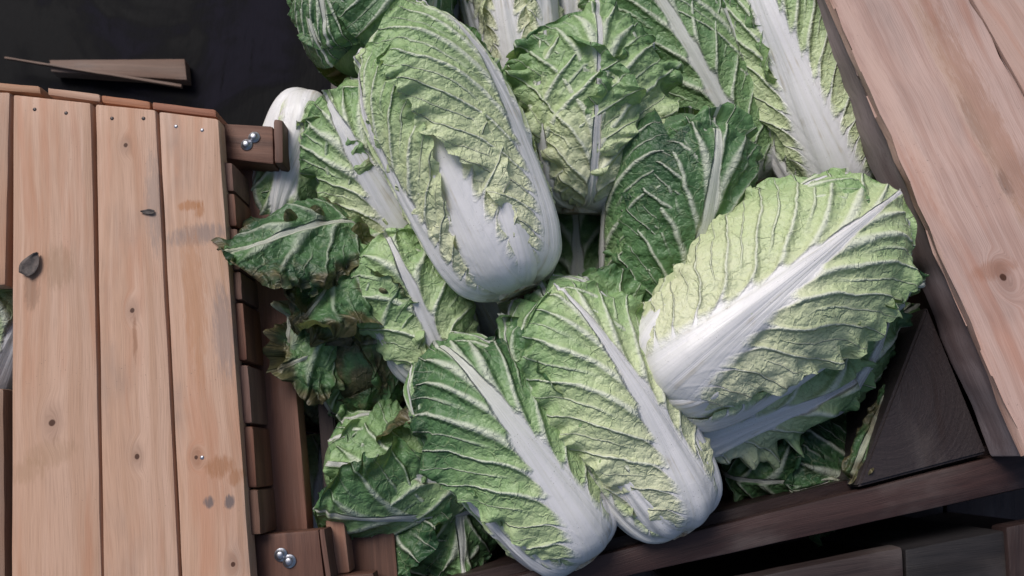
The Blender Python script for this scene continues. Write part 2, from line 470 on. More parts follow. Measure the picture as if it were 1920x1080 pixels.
# upright slats of the near side
DSL = [wood('dark_slat_wood_%s' % n, l, d, (), 40 + i, 0.35) for i, (n, l, d) in enumerate((
    ('brown', (0.20, 0.105, 0.07), (0.11, 0.055, 0.035)), ('grey', (0.23, 0.13, 0.10), (0.12, 0.065, 0.05)), ('red', (0.20, 0.085, 0.05), (0.10, 0.042, 0.026))))]
for i, (ya, yb, k) in enumerate(((304, 358, 1), (362, 424, 2), (428, 506, 0), (509, 562, 1), (567, 676, 2), (684, 794, 1), (799, 915, 2), (918, 1003, 0))):
    xl = lambda y: 413 + (y - 304) * 0.0705
    w = 20 + 0.008 * ya
    board('slat', ((xl(ya), ya), (xl(ya) + w, ya), (xl(yb) + w, yb), (xl(yb), yb)), -0.012, 0.45, DSL[k], lc, 0.004)
board('floor_board', ((-170, 230), (380, 240), (420, 1190), (-170, 1190)), -0.48, 0.02, wood('crate_floor_wood', OLD_L, OLD_D, (), 61, 0.4), lc, 0.003)
# nails and screws in the planks
for (a, b, shiny, hole) in ((65, 205, 0, 0), (124, 212, 0, 0), (210, 222, 0, 0), (269, 222, 0, 0), (330, 237, 1, 0), (379, 244, 1, 0), (379, 858, 1, 0)):
    lathe('nail', [(0.0023, -0.002), (0.0023, 0.0004), (0.0016, 0.0009), (0.0004, 0.0011)], STEEL if shiny else RUST, lc, at(a, b, 0), 10)

# ---- crate holding the cabbages
cc = empty('cabbage_crate', at(1150, 560, GZ), 'dark reddish wooden crate holding the heap of cabbages', 'crate')
oldw = [wood('old_wood_%d' % i, OLD_L, OLD_D, (), 70 + i, 0.5) for i in range(3)]
darkw = [wood('dark_wood_%d' % i, DARK_L, DARK_D, (), 80 + i, 0.35, rough=0.5) for i in range(3)]
board('side_board', ((446, 300), (520, 300), (578, 1004), (478, 1004)), -0.07, 0.03, wood('side_board_wood', (0.27, 0.135, 0.095), (0.17, 0.08, 0.055), (), 75, 0.6), cc, 0.002)
board('cross_piece', ((411, 231), (511, 236), (513, 308), (418, 297)), -0.03, 0.035, wood('cross_wood', (0.21, 0.10, 0.065), (0.07, 0.03, 0.02), (), 76, 0.4, 0.6), cc, 0.003)
board('post', ((512, 222), (530, 224), (531, 306), (514, 306)), -0.026, 0.28, oldw[0], cc, 0.004)
board('cross_piece', ((471, 1004), (597, 993), (612, 1120), (478, 1130)), -0.03, 0.035, wood('cross_wood_b', (0.155, 0.072, 0.048), (0.06, 0.027, 0.02), (), 77, 0.4, 0.7), cc, 0.003)
board('post', ((598, 992), (608, 991), (626, 1120), (614, 1120)), -0.028, 0.28, oldw[1], cc, 0.003)
board('upright', ((607, 936), (641, 944), (656, 1074), (618, 1079)), -0.06, 0.24, wood('upright_wood', (0.36, 0.20, 0.14), (0.24, 0.12, 0.08), (), 78, 0.3), cc, 0.003)
board('upright', ((645, 940), (735, 945), (750, 1140), (660, 1140)), -0.09, 0.2, oldw[2], cc, 0.003)
board('rail', ((607, 1082), (700, 1074), (710, 1140), (612, 1150)), -0.05, 0.03, oldw[1], cc, 0.003)
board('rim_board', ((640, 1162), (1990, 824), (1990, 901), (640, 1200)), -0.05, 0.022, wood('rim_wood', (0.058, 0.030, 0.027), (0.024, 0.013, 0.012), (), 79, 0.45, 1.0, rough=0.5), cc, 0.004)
# triangular corner post with end grain
def corner_post():
    z = -0.045
    pts = [at(1739, 573, z), at(1852, 850, z), at(1607, 914, z)]
    c = sum(pts, Vector()) / 3
    bm = bmesh.new()
    t = [bm.verts.new((p.x - c.x, p.y - c.y, 0)) for p in pts]
    b = [bm.verts.new((p.x - c.x, p.y - c.y, -0.27)) for p in pts]
    bm.faces.new(t[::-1]); bm.faces.new(b)
    for i in range(3): bm.faces.new((t[i], t[(i + 1) % 3], b[(i + 1) % 3], b[i]))
    bmesh.ops.recalc_face_normals(bm, faces=bm.faces)
    bmesh.ops.bevel(bm, geom=list(bm.edges), offset=0.003, segments=2, affect='EDGES')
    me = bpy.data.meshes.new('corner_post'); bm.to_mesh(me); bm.free()
    o = link('corner_post', me, wood('end_grain', (0.036, 0.027, 0.028), (0.026, 0.020, 0.021), (), 90, 0.3, endgrain=True, rough=0.5), cc, Matrix.Translation(c))
    o['label'] = 'triangular corner post with sawn end grain'
corner_post()
FZ = -0.32
wall('wall_board', (640, 1172), (1990, 834), -0.075, FZ, 0.02, darkw[0], cc, -1)
wall('wall_board', (1990, 900), (1505, -230), -0.06, FZ, 0.02, darkw[1], cc, -1)
wall('wall_board', (560, 270), (625, 1170), -0.10, FZ, 0.02, darkw[2], cc, -1)
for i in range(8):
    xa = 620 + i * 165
    board('floor_board', ((xa, -420), (xa + 159, -420), (xa + 159, 1130), (xa, 1130)), FZ, 0.02, darkw[i % 3], cc, 0.002)
for (a, b) in ((463, 272), (477, 258), (527, 1040), (543, 1052)):
    bt = lathe('bolt', [(0.0074, 0.0), (0.0076, 0.0012), (0.0070, 0.0018), (0.0046, 0.0024), (0.0044, 0.0046), (0.0030, 0.0056), (0.0006, 0.0058)], STEEL, cc, at(a, b, -0.03), 20)

# ---- right crate of broad planks
rc = empty('plank_crate', at(1850, 300, GZ), 'crate topped with broad pale planks and dark edge at right', 'crate')
qR1 = ((1516, -100), (1763, -100), (2235, 742), (1929, 857))
qR2 = ((1768, -100), (2060, -100), (2560, 640), (2240, 742))
ZR = 0.03
RW = dict(gray=0.5)
board('plank', qR1, ZR, 0.012, wood('broad_plank_a', (0.55, 0.385, 0.33), (0.42, 0.26, 0.21), kn(qR1, ZR, [(1882, 520, 0.006)]), 11, 0.35,
      stains=stn(qR1, ZR, [(1862, 505, 0.03, 0.012, (0.34, 0.16, 0.10), 0.6), (1800, 180, 0.012, 0.2, (0.54, 0.38, 0.29), 0.5), (1832, 240, 0.010, 0.05, (0.22, 0.17, 0.15), 0.45), (1885, 345, 0.008, 0.02, (0.12, 0.09, 0.085), 0.6), (1850, 230, 0.022, 0.22, (0.34, 0.18, 0.115), 0.55), (1650, 150, 0.012, 0.25, (0.60, 0.42, 0.35), 0.5)])), rc, 0.002, None, 0.0022, 44)
board('plank', qR2, ZR - 0.001, 0.012, wood('broad_plank_b', (0.55, 0.39, 0.33), (0.43, 0.27, 0.215), (), 12, 0.35), rc, 0.002)
board('edge_beam', ((1517, -100), (1700, -100), (2150, 770), (1930, 856)), ZR - 0.0125, 0.066, wood('edge_wood', (0.36, 0.29, 0.29), (0.18, 0.13, 0.13), (), 13, 0.5, 0.8), rc, 0.003, None, 0.0022, 44)
wall('wall_board', (1600, -100), (2010, 820), ZR - 0.080, GZ + 0.01, 0.02, darkw[1], rc, 1)

# ---- neighbouring crate rim in the lower right corner
nc = empty('neighbour_crate', at(1700, 1060, GZ), 'dark crate rim beyond the black gap in the lower right corner', 'crate')
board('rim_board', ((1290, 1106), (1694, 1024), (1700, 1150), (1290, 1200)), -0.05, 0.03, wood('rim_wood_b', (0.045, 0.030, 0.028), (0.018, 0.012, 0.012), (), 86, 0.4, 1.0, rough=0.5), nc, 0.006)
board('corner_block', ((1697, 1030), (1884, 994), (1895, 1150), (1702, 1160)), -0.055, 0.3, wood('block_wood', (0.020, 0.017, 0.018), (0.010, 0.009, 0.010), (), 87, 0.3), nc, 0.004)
board('rim_board', ((1887, 988), (2000, 966), (2000, 1110), (1897, 1150)), -0.05, 0.03, darkw[2], nc, 0.004)
wall('wall_board', (1290, 1120), (2000, 985), -0.08, GZ + 0.01, 0.02, darkw[0], nc, 1)

# ---- scrap wood on the dark ground
SCRAP = wood('scrap_wood', (0.20, 0.12, 0.085), (0.12, 0.07, 0.05), (), 51, 0.4)
sp = board('scrap_board', ((92, 112), (346, 110), (350, 150), (95, 134)), GZ + 0.034, 0.03, SCRAP, None, 0.003)
tag(sp, 'short piece of scrap board lying on the dark ground', 'board')
sp = board('wood_splinter', ((8, 106), (340, 158), (340, 163), (8, 109)), GZ + 0.044, 0.009, SCRAP, None, 0.001)
tag(sp, 'long thin wood splinter lying across the scrap board', 'splinter')

# ================================================================== LEAVES
MER = np.array([(0.0, 0.28), (0.012, 0.50), (0.05, 0.70), (0.14, 0.84), (0.30, 0.93), (0.50, 1.0), (0.68, 1.0), (0.82, 0.90), (0.92, 0.70), (0.98, 0.42), (1.0, 0.12)])

def body_meridian(Lb, R):
    """dense (z, r) curve of the head, sampled by arc length"""
    k = np.linspace(0, 1, len(MER))
    kk = np.linspace(0, 1, 300)
    z = np.interp(kk, k, MER[:, 0]) * Lb
    r = np.interp(kk, k, MER[:, 1]) * R
    ker = np.ones(25) / 25
    pad = lambda a: np.convolve(np.concatenate([2 * a[0] - a[12:0:-1], a, 2 * a[-1] - a[-2:-14:-1]]), ker, 'valid')
    z, r = pad(z), pad(r)
    s = np.concatenate([[0], np.cumsum(np.hypot(np.diff(z), np.diff(r)))])
    return z, r, s

def leaf_mesh(name, base, axis, e_r, Lb, R, length, WL, WR=None, m0=0.034, mp=2.0, wrap=1.0, opn=0.0, bend=0.0, tb=0.6, roll=0.0,
              lift=0.0, sway=0.0, green=(0.15, 0.55), edge=0.25, brown=0.0, bedge=0.0, frill=1.0, crinkle=1.0, wob=1.0, seed=0, nt=110, nv=72,
              tm=0.62, w0=0.42, vs=1.0, twist=0.0, ragged=1.0, tipround=2.0, slope=(0.25, 10.5), mf=0.0016):
    WR = WL if WR is None else WR
    e_t = axis.cross(e_r)
    zc, rcv, sc_ = body_meridian(Lb, R)
    u = np.linspace(0, 1, nt)
    t = 1 - (1 - u) ** 1.25
    s = t * length
    fs = np.linspace(0, length, 500)
    zz = np.interp(fs, sc_, zc); rr = np.interp(fs, sc_, rcv)
    over = np.clip(fs - sc_[-1], 0, None)
    rr = rr - over * 0.3; zz = zz - over * 0.1
    a = np.arctan2(np.gradient(rr, fs), np.gradient(zz, fs))
    a = np.where(fs > sc_[-1], -1.3, a)
    ft = fs / length
    flat = np.clip(opn / 0.5, 0, 1)
    a = a * (1 - flat * sstep(0.25, 0.6, ft)) + opn * sstep(0.06, 0.55, ft) + bend * sstep(tb, 1.0, ft)
    ds = fs[1]
    Z = np.concatenate([[0], np.cumsum(np.cos(a[:-1]) * ds)]) + zc[0]
    Rr = np.concatenate([[0], np.cumsum(np.sin(a[:-1]) * ds)]) + rcv[0] + lift
    z = np.interp(s, fs, Z); r = np.interp(s, fs, Rr); al = np.interp(s, fs, a)
    # outline
    tq = np.clip((t - tm) / (1 - tm), 0, 1)
    prof = np.where(t < tm, w0 + (1 - w0) * sstep(0.02, tm, t), np.maximum(1 - tq ** tipround, 0) ** (1 / tipround))
    rg = lambda k: 1 + ragged * (0.07 * vnoise(s / 0.022, s * 0 + k, seed) + 0.06 * vnoise(s / 0.007, s * 0 + k + .5, seed + 1))
    v = np.linspace(-1, 1, nv + 1 if nv % 2 == 0 else nv)
    V, S = np.meshgrid(v, s); T = S / length
    Wl = (WL * prof * rg(3.0))[:, None]; Wr = (WR * prof * rg(9.0))[:, None]
    W = np.where(V < 0, Wl, Wr)
    X = V * W
    Rw = np.maximum(r, 0.78 * R)[:, None]
    ang = wrap * X / Rw + np.sign(V) * roll * np.abs(V) ** 3 * sstep(0.15, 0.5, T)
    ang = np.clip(ang, -2.9, 2.9)
    dX = np.diff(X, axis=1); am = (ang[:, 1:] + ang[:, :-1]) / 2
    cx = np.concatenate([np.zeros((len(s), 1)), np.cumsum(np.cos(am) * dX, 1)], 1)
    cy = np.concatenate([np.zeros((len(s), 1)), np.cumsum(-np.sin(am) * dX, 1)], 1)
    mid = len(v) // 2
    cx -= cx[:, mid:mid + 1]; cy -= cy[:, mid:mid + 1]
    aX = np.abs(X); aV = np.abs(V)
    # rib and veins
    m = (m0 * np.clip(1 - t, 0, 1) ** mp + mf)[:, None] + 0 * X
    xa = np.maximum(aX - 0.35 * m, 0)
    rs = np.random.RandomState(seed + 5)
    o1, o2 = rs.rand(2) * 50
    slope = (slope[0] + 0.2 * (rs.rand() - 0.4), slope[1] * (0.75 + 0.45 * rs.rand()))
    vs = vs * (0.85 + 0.4 * rs.rand()); so = 0.2 + 0.5 * rs.rand()
    side = np.where(X < 0, 0.0, 1.0) * sstep(0.0, 0.006, aX)
    Sn = S + 0.007 * vnoise(S / 0.05 + o1, X / 0.05 + o2, seed + 2) * sstep(0, 0.03, xa) + 0.002 * vnoise(S / 0.016 + o2, X / 0.016 + o1, seed + 3) * sstep(0, 0.02, xa)
    fx = 0.431 * np.power(xa + 1e-5, 0.7)
    fd = 0.302 * np.power(xa + 0.002, -0.3)
    s0 = (Sn - slope[0] * fx) / (1 + slope[1] * fx)
    sl = (slope[0] + slope[1] * np.clip(s0, 0, None)) * fd
    k0, k1 = 0.012 * vs, 0.064 * vs
    rate = (k1 - k0) / length
    sp_ = k0 + rate * np.clip(s0, 0, length)
    ph = np.log(sp_ / k0) / rate + so * side
    spac = sp_ * (1 + slope[1] * fx) / np.sqrt(1 + sl ** 2)
    vw = (0.0012 + 0.0024 * sstep(0.1, 0.55, s0 / length)) * (1.12 - 0.92 * aV) * sstep(1.02, 0.8, T) + 0.0004
    vw = vw * (1 + 0.6 * np.exp(-xa / 0.02))
    vw = np.where(s0 / length > 0.90, vw * 0.5, vw)
    dist = np.abs((ph + .5) % 1 - .5) * spac
    vein = np.exp(-(dist / (vw * 1.5)) ** 2)
    ribm = sstep(0.0035, -0.002, aX - m)
    # displacement
    h = 0.0022 * vein * (1 - ribm) * np.clip(vw / 0.0025, 0.4, 1.3)
    h += (0.20 * np.minimum(m, 0.03) + 0.0012) * np.clip(1 - (X / (m * 1.1 + 0.002)) ** 2, 0, 1) ** 1.3
    h += ribm * 0.0009 * np.cos(X / m * 7 + 2 * vnoise(S / 0.08, X / m, seed + 4))
    cel = vnoise(S / 0.017 + o1, X / 0.013 + o2, seed + 6) + 0.6 * vnoise(S / 0.008 + o2, X / 0.007, seed + 7) + 0.35 * vnoise(S / 0.0045 + o2, X / 0.0045, seed + 17)
    h += crinkle * 0.0013 * cel * (1 - ribm) * (1 - 0.7 * vein)
    puff = np.sin(np.pi * (ph % 1)) ** 2
    h -= crinkle * 0.0007 * (1 - ribm) * puff * sstep(0, 0.02, xa)
    fe = sstep(0.55, 1.0, np.maximum(aV, sstep(0.75, 1.0, T) * 0.9)) * sstep(0.08, 0.3, T)
    h += frill * fe * (0.0065 * vnoise(S / 0.016 + o1, V * 2, seed + 8) + 0.0035 * vnoise(S / 0.007, V * 3 + o1, seed + 9) + 0.003 * vnoise(S / 0.02, X / 0.01, seed + 11))
    h += wob * 0.0045 * vnoise(S / 0.07 + o2, X / 0.06 + o1, seed + 10) * sstep(0.1, 0.4, T) * (1 - ribm * .7)
    lat = sway * t ** 2
    tw = twist * t
    B = np.array(e_t); A = np.array(axis); E = np.array(e_r)
    Nn = np.cos(al)[:, None] * E - np.sin(al)[:, None] * A
    Bx = np.cos(tw)[:, None] * B + np.sin(tw)[:, None] * Nn
    Nx = -np.sin(tw)[:, None] * B + np.cos(tw)[:, None] * Nn
    M = np.array(base) + z[:, None] * A + r[:, None] * E + lat[:, None] * B
    P = M[:, None, :] + cx[..., None] * Bx[:, None, :] + cy[..., None] * Nx[:, None, :]
    du = np.gradient(P, axis=1); dv = np.gradient(P, axis=0)
    nrm = np.cross(du, dv)
    ln = np.linalg.norm(nrm, axis=2, keepdims=True)
    nrm = nrm / np.maximum(ln, 1e-12)
    ref = Nx[:, None, :] * np.cos(ang)[..., None] + Bx[:, None, :] * np.sin(ang)[..., None]
    nrm = np.where((ln < 1e-9) | ((nrm * ref).sum(2, keepdims=True) < 0.2), ref, nrm)
    P = P + h[..., None] * nrm
    n_t, n_v = V.shape
    idx = np.arange(n_t * n_v).reshape(n_t, n_v)
    F = np.stack([idx[:-1, :-1], idx[:-1, 1:], idx[1:, 1:], idx[1:, :-1]], -1).reshape(-1, 4)
    me = bpy.data.meshes.new(name)
    me.vertices.add(n_t * n_v); me.vertices.foreach_set('co', P.astype(np.float32).ravel())
    me.loops.add(F.size); me.loops.foreach_set('vertex_index', F.astype(np.int32).ravel())
    me.polygons.add(len(F)); me.polygons.foreach_set('loop_start', (np.arange(len(F)) * 4).astype(np.int32))
    me.polygons.foreach_set('use_smooth', np.ones(len(F), bool))
    me.update(calc_edges=True)
    def put(nm, arr, typ='FLOAT_VECTOR', key='vector'):
        at_ = me.attributes.new(nm, typ, 'POINT'); at_.data.foreach_set(key, arr.astype(np.float32).ravel())
    put('luv', np.stack([X + seed * 0.31, S + seed * 0.17, np.full_like(X, seed * 1.7)], -1))
    put('vein', np.stack([ph, spac, vw], -1))
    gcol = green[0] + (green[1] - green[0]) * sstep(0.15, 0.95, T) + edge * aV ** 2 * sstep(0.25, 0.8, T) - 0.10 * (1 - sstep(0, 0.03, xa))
    bcol = brown + bedge * np.maximum(sstep(0.45, 1, aV), sstep(0.78, 1, T)) + 0.42 * (1 - sstep(0.0, 0.085, T))
    put('tint', np.stack([aX - m, gcol, bcol], -1))
    put('ribu', X / np.maximum(m, 0.0026), 'FLOAT', 'value')
    return me

def cabbage(label, b, tp, R, leaves, seed, group='cabbages heaped in the crate', roll=0.0, stub=True, core_green=0.3, core_brown=0.0, hq=1.0):
    """b, tp: (px, py, z) of stem end and tip of the head axis"""
    B, Tp = at(*b), at(*tp)
    ax = (Tp - B); Lb = ax.length; ax.normalize()
    tocam = (Vector(cam.location) - (B + Tp) / 2)
    e0 = (tocam - ax * tocam.dot(ax)).normalized()
    e1 = ax.cross(e0)
    root = empty('napa_cabbage', B, label, 'cabbage', group)
    # closed inner head
    zc, rcv, _ = body_meridian(Lb * 0.95, R * 0.86)
    sel = np.linspace(0, 299, 26).astype(int)
    bm = bmesh.new(); rings = []
    for j in sel:
        ring = []
        for k in range(28):
            an = 2 * math.pi * k / 28
            d = e0 * math.cos(an) + e1 * math.sin(an)
            ring.append(bm.verts.new(B + ax * zc[j] + d * rcv[j] * (1 + 0.02 * math.sin(3 * an + j))))
        rings.append(ring)
    for a_, b_ in zip(rings[:-1], rings[1:]):
        for k in range(28): bm.faces.new((a_[k], a_[(k + 1) % 28], b_[(k + 1) % 28], b_[k]))
    bm.faces.new(rings[0][::-1]); bm.faces.new(rings[-1])
    bmesh.ops.recalc_face_normals(bm, faces=bm.faces)
    me = bpy.data.meshes.new('heart'); bm.to_mesh(me); bm.free()
    for f in me.polygons: f.use_smooth = True
    n = len(me.vertices)
    at_ = me.attributes.new('tint', 'FLOAT_VECTOR', 'POINT'); at_.data.foreach_set('vector', np.tile([0.02, core_green, core_brown], n).astype(np.float32))
    co = np.zeros(n * 3, np.float32); me.vertices.foreach_get('co', co)
    at_ = me.attributes.new('luv', 'FLOAT_VECTOR', 'POINT'); at_.data.foreach_set('vector', co)
    at_ = me.attributes.new('vein', 'FLOAT_VECTOR', 'POINT'); at_.data.foreach_set('vector', np.tile([0.5, 0.03, 0.001], n).astype(np.float32))
    at_ = me.attributes.new('ribu', 'FLOAT', 'POINT'); at_.data.foreach_set('value', np.full(n, 5.0, np.float32))
    link('heart', me, LEAF, root)
    if stub:
        rs = random.Random(seed)
        bm = bmesh.new()
        bmesh.ops.create_icosphere(bm, subdivisions=3, radius=1)
        for v in bm.verts:
            c = v.co
            k = 1 + rs.uniform(-.10, .10)
            v.co = B + (e0 * c.x + e1 * c.y) * R * 0.36 * k + ax * (max(min(c.z, 0.6), -0.45) * 0.024 * k + 0.003)
        me = bpy.data.meshes.new('cut_stem'); bm.to_mesh(me); bm.free()
        link('cut_stem', me, CUT, root)
    for i, lf in enumerate(leaves):
        lf = dict(lf)
        az = R_(lf.pop('az')) + roll
        er = (e0 * math.cos(az) + e1 * math.sin(az)).normalized()
        ln = lf.pop('L', 1.0) * Lb
        lay = lf.pop('lay', 0)
        w = lf.pop('W', 1.0) * R
        wr = lf.pop('WR', None)
        lab = lf.pop('label', None)
        if lay >= 1.0: lf.setdefault('roll', -0.45)
        me = leaf_mesh('leaf', B, ax, er, Lb, R * (0.94 + 0.06 * lay), ln, w, None if wr is None else wr * R, lift=lf.pop('lift', 0), seed=seed * 13 + i, nt=int(lf.pop('nt', 112) * hq), nv=int(lf.pop('nv', 74) * hq), **lf)
        o = link('leaf', me, LEAF, root)
        if lab: o['label'] = lab
    return root

def wrapped(g=(0.1, 0.5), n=3, start=0, L=1.12, W=1.5, lay=0, **k):
    """n leaves closing the head all round"""
    return [dict(az=start + i * 360 / n, L=L, W=W, lay=lay + 0.3 * i, green=g, nt=84, nv=56, wob=0.4, frill=0.4, **k) for i in range(n)]

def loose_leaf(label, b, tp, normal, W, R, seed, solid=False, group='loose outer leaves', **k):
    """single leaf lying on the heap: b stem end, tp tip, normal roughly its outer side"""
    B, Tp = at(*b), at(*tp)
    ax = Tp - B; L = ax.length; ax.normalize()
    nn = Vector(normal); e = (nn - ax * nn.dot(ax)).normalized()
    me = leaf_mesh('cabbage_leaf', B - e * R * 0.9, ax, e, L, R, L, W, seed=seed, **k)
    cen = B.copy()
    me.transform(Matrix.Translation(-cen))
    o = link('cabbage_leaf', me, LEAF); o.location = cen
    tag(o, label, 'cabbage leaf', group)
    return o
# ================================================================== CABBAGES
# -- top layer
cabbage('large pale cabbage lying on top at centre, white stem end down', (968, 540, -0.02), (752, 45, 0.0), 0.088,
        wrapped((0.05, 0.45), 3, 175, 1.14, 1.5) + [
        dict(az=120, L=1.02, W=1.1, lay=1.0, m0=0.034, green=(0.1, 0.6)),
        dict(az=22, L=0.98, W=1.3, lay=0.9, m0=0.030, mp=1.4, green=(0.0, 0.25), w0=0.6, roll=-0.1),
        dict(az=-14, L=0.96, W=0.8, lay=1.4, m0=0.036, mp=1.1, green=(0.0, 0.2), w0=0.65, roll=-0.2),
        dict(az=60, L=1.07, W=1.5, WR=1.1, lay=2.2, m0=0.036, mp=1.4, green=(0.0, 0.50), sway=-0.04, edge=0.05, tm=0.74, w0=0.34, roll=-0.25),
        dict(az=-62, L=1.0, W=1.0, WR=0.95, lay=2.3, m0=0.024, mp=1.1, green=(0.0, 0.45), sway=0.012, w0=0.34, roll=-0.3)], 1)
cabbage('broad pale cabbage leaning right against the dark edge, wide white rib uppermost', (1224, 735, -0.03), (1660, 385, -0.02), 0.098,
        wrapped((0.15, 0.6), 3, 150, 1.10, 1.5) + [
        dict(az=76, L=0.98, W=0.5, WR=1.2, lay=0.9, green=(0.35, 0.85), m0=0.03, mp=1.4, frill=2.2, crinkle=1.5, opn=0.04, roll=-0.3),
        dict(az=-50, L=1.0, W=1.1, lay=1.1, m0=0.03, green=(0.1, 0.5), roll=-0.2),
        dict(az=-1, L=1.10, W=1.5, WR=1.28, lay=2.3, m0=0.056, mp=2.0, green=(0.0, 0.38), edge=0.12, tm=0.6, w0=0.5, frill=1.2)], 2)
cabbage('green cabbage in the bottom row with ribbed leaf uppermost', (1098, 1032, -0.06), (805, 650, -0.04), 0.080,
        wrapped((0.2, 0.7), 3, 180, 1.1, 1.5) + [
        dict(az=-62, L=0.9, W=0.9, lay=0.8, m0=0.022, mp=1.4, green=(0.2, 0.6)),
        dict(az=-95, L=0.9, W=0.9, lay=0.9, m0=0.026, green=(0.3, 0.7)),
        dict(az=14, L=1.14, W=1.42, WR=1.15, lay=1.7, m0=0.040, mp=1.8, green=(0.34, 0.82), w0=0.5, frill=1.3, wrap=0.95, roll=-0.3)], 3)
cabbage('yellow green cabbage in the bottom row with brown cut stem on the rim', (1282, 975, -0.06), (995, 535, -0.035), 0.084,
        wrapped((0.1, 0.55), 3, 180, 1.1, 1.5) + [
        dict(az=-25, L=0.85, W=0.8, lay=0.7, m0=0.022, green=(0.02, 0.3)),
        dict(az=-56, L=1.05, W=1.2, WR=0.6, lay=1.3, m0=0.022, mp=1.2, green=(0.25, 0.75), brown=0.15, frill=1.5),
        dict(az=24, L=1.04, W=1.35, WR=1.1, lay=2.0, m0=0.038, mp=1.8, green=(0.0, 0.45), edge=0.2, w0=0.45, frill=1.2)], 4)
cabbage('dark green cabbage head in the middle with pale branching veins', (1225, 635, -0.17), (1285, 188, -0.02), 0.094,
        wrapped((0.5, 0.9), 3, 170, 1.1, 1.5) + [
        dict(az=22, L=1.10, W=1.7, WR=1.1, lay=1.6, vs=1.25, m0=0.014, mp=0.9, green=(0.74, 0.88), edge=-0.12, crinkle=2.0, frill=1.9, sway=0.02, wrap=1.0, w0=0.4, roll=0.15)], 5, core_green=0.85)
cabbage('frilly yellow green cabbage standing upright behind the dark green head', (1092, 390, -0.12), (1105, 32, -0.05), 0.100,
        wrapped((0.15, 0.5), 3, 160, 1.12, 1.5) + [
        dict(az=60, L=0.95, W=1.1, lay=1.0, green=(0.2, 0.55), m0=0.03, frill=1.6),
        dict(az=-34, L=0.98, W=1.3, lay=1.6, green=(0.15, 0.5), m0=0.012, frill=1.8, crinkle=1.4),
        dict(az=8, L=1.2, W=1.3, lay=2.2, green=(0.05, 0.58), m0=0.005, mf=0.001, mp=1.0, frill=2.2, crinkle=1.7, w0=0.3, tm=0.72, brown=0.06)], 6)
cabbage('white ribbed cabbage pointing up out of frame beside the right edge', (1600, 385, -0.13), (1350, -220, -0.11), 0.098,
        wrapped((0.2, 0.6), 3, 180, 1.1, 1.5) + [
        dict(az=-58, L=1.0, W=1.0, WR=0.9, lay=1.2, m0=0.026, mp=1.2, green=(0.35, 0.75)),
        dict(az=-4, L=1.05, W=0.9, WR=1.5, lay=2.0, vs=1.2, m0=0.046, mp=1.6, green=(0.2, 0.72), w0=0.4)], 7)
cabbage('green cabbage at the top edge wedged between two paler heads', (1415, 340, -0.17), (1165, -150, -0.10), 0.082,
        wrapped((0.4, 0.8), 3, 180, 1.08, 1.5) + [
        dict(az=8, L=1.04, W=1.5, WR=1.4, lay=1.5, vs=1.25, m0=0.012, mp=0.9, sway=-0.03, green=(0.62, 0.82), edge=-0.1, frill=1.6, bedge=0.1)], 8, core_green=0.7)
cabbage('small pale green head tucked left of the bottom row', (835, 700, -0.10), (712, 430, -0.065), 0.074,
        wrapped((0.3, 0.5), 3, 180, 1.1, 1.5) + [
        dict(az=-50, L=0.95, W=0.9, lay=1.0, green=(0.3, 0.65), m0=0.02, brown=0.2, bedge=0.3, frill=1.5),
        dict(az=4, L=1.08, W=1.35, WR=1.2, lay=1.8, m0=0.011, mp=1.0, green=(0.38, 0.52), edge=0.1, w0=0.4, brown=0.06, bedge=0.15)], 9)
cabbage('pale cabbage pressed against the left side of the top one', (800, 480, -0.12), (618, 165, -0.07), 0.080,
        wrapped((0.1, 0.5), 3, 170, 1.1, 1.5) + [
        dict(az=-58, L=0.98, W=1.0, lay=1.0, m0=0.024, mp=1.3, green=(0.1, 0.55), brown=0.2, bedge=0.25, frill=1.4),
        dict(az=-8, L=1.02, W=1.15, lay=1.8, m0=0.030, mp=1.2, green=(0.08, 0.55), frill=1.3, w0=0.4)], 10)
cabbage('upside down cabbage at left with striped white stem end upward', (586, 186, -0.10), (508, 480, -0.13), 0.058,
        wrapped((0.2, 0.6), 3, 180, 1.08, 1.5) + [
        dict(az=8, L=1.0, W=1.2, lay=1.2, m0=0.040, mp=1.0, green=(0.2, 0.6), w0=0.7)], 11, stub=False)
cabbage('dark green leafy head hanging down at the top left of the heap', (745, -300, -0.10), (668, 158, -0.06), 0.104,
        wrapped((0.5, 0.85), 3, 180, 1.1, 1.5) + [
        dict(az=40, L=1.06, W=1.5, WR=1.2, lay=1.2, m0=0.02, mp=1.2, green=(0.55, 0.86), edge=-0.05, crinkle=1.4, wob=1.6),
        dict(az=-26, L=1.08, W=1.5, WR=1.5, lay=2.0, m0=0.02, mp=1.2, green=(0.5, 0.82), edge=0.0, crinkle=1.6, wob=2.0, brown=0.04)], 12, core_green=0.75)
cabbage('white stemmed cabbage at the top edge right of the top one', (985, 185, -0.15), (900, -330, -0.12), 0.076,
        wrapped((0.0, 0.4), 3, 180, 1.1, 1.5) + [
        dict(az=-8, L=0.9, W=0.9, lay=0.8, m0=0.026, green=(0.0, 0.3)),
        dict(az=50, L=1.0, W=0.8, lay=1.4, m0=0.034, mp=1.2, green=(0.05, 0.4)),
        dict(az=-58, L=1.0, W=0.8, lay=1.4, m0=0.026, mp=1.2, green=(0.05, 0.4))], 13)
cabbage('cabbage at the very top with only its white leaf stalks showing', (798, 75, -0.16), (775, -350, -0.16), 0.070,
        wrapped((0.1, 0.4), 3, 180, 1.1, 1.5) + [
        dict(az=30, L=1.0, W=0.8, lay=1.2, m0=0.022, mp=1.2, green=(0.1, 0.4)),
        dict(az=-20, L=1.0, W=0.8, lay=1.5, m0=0.018, mp=1.2, green=(0.1, 0.4))], 14)
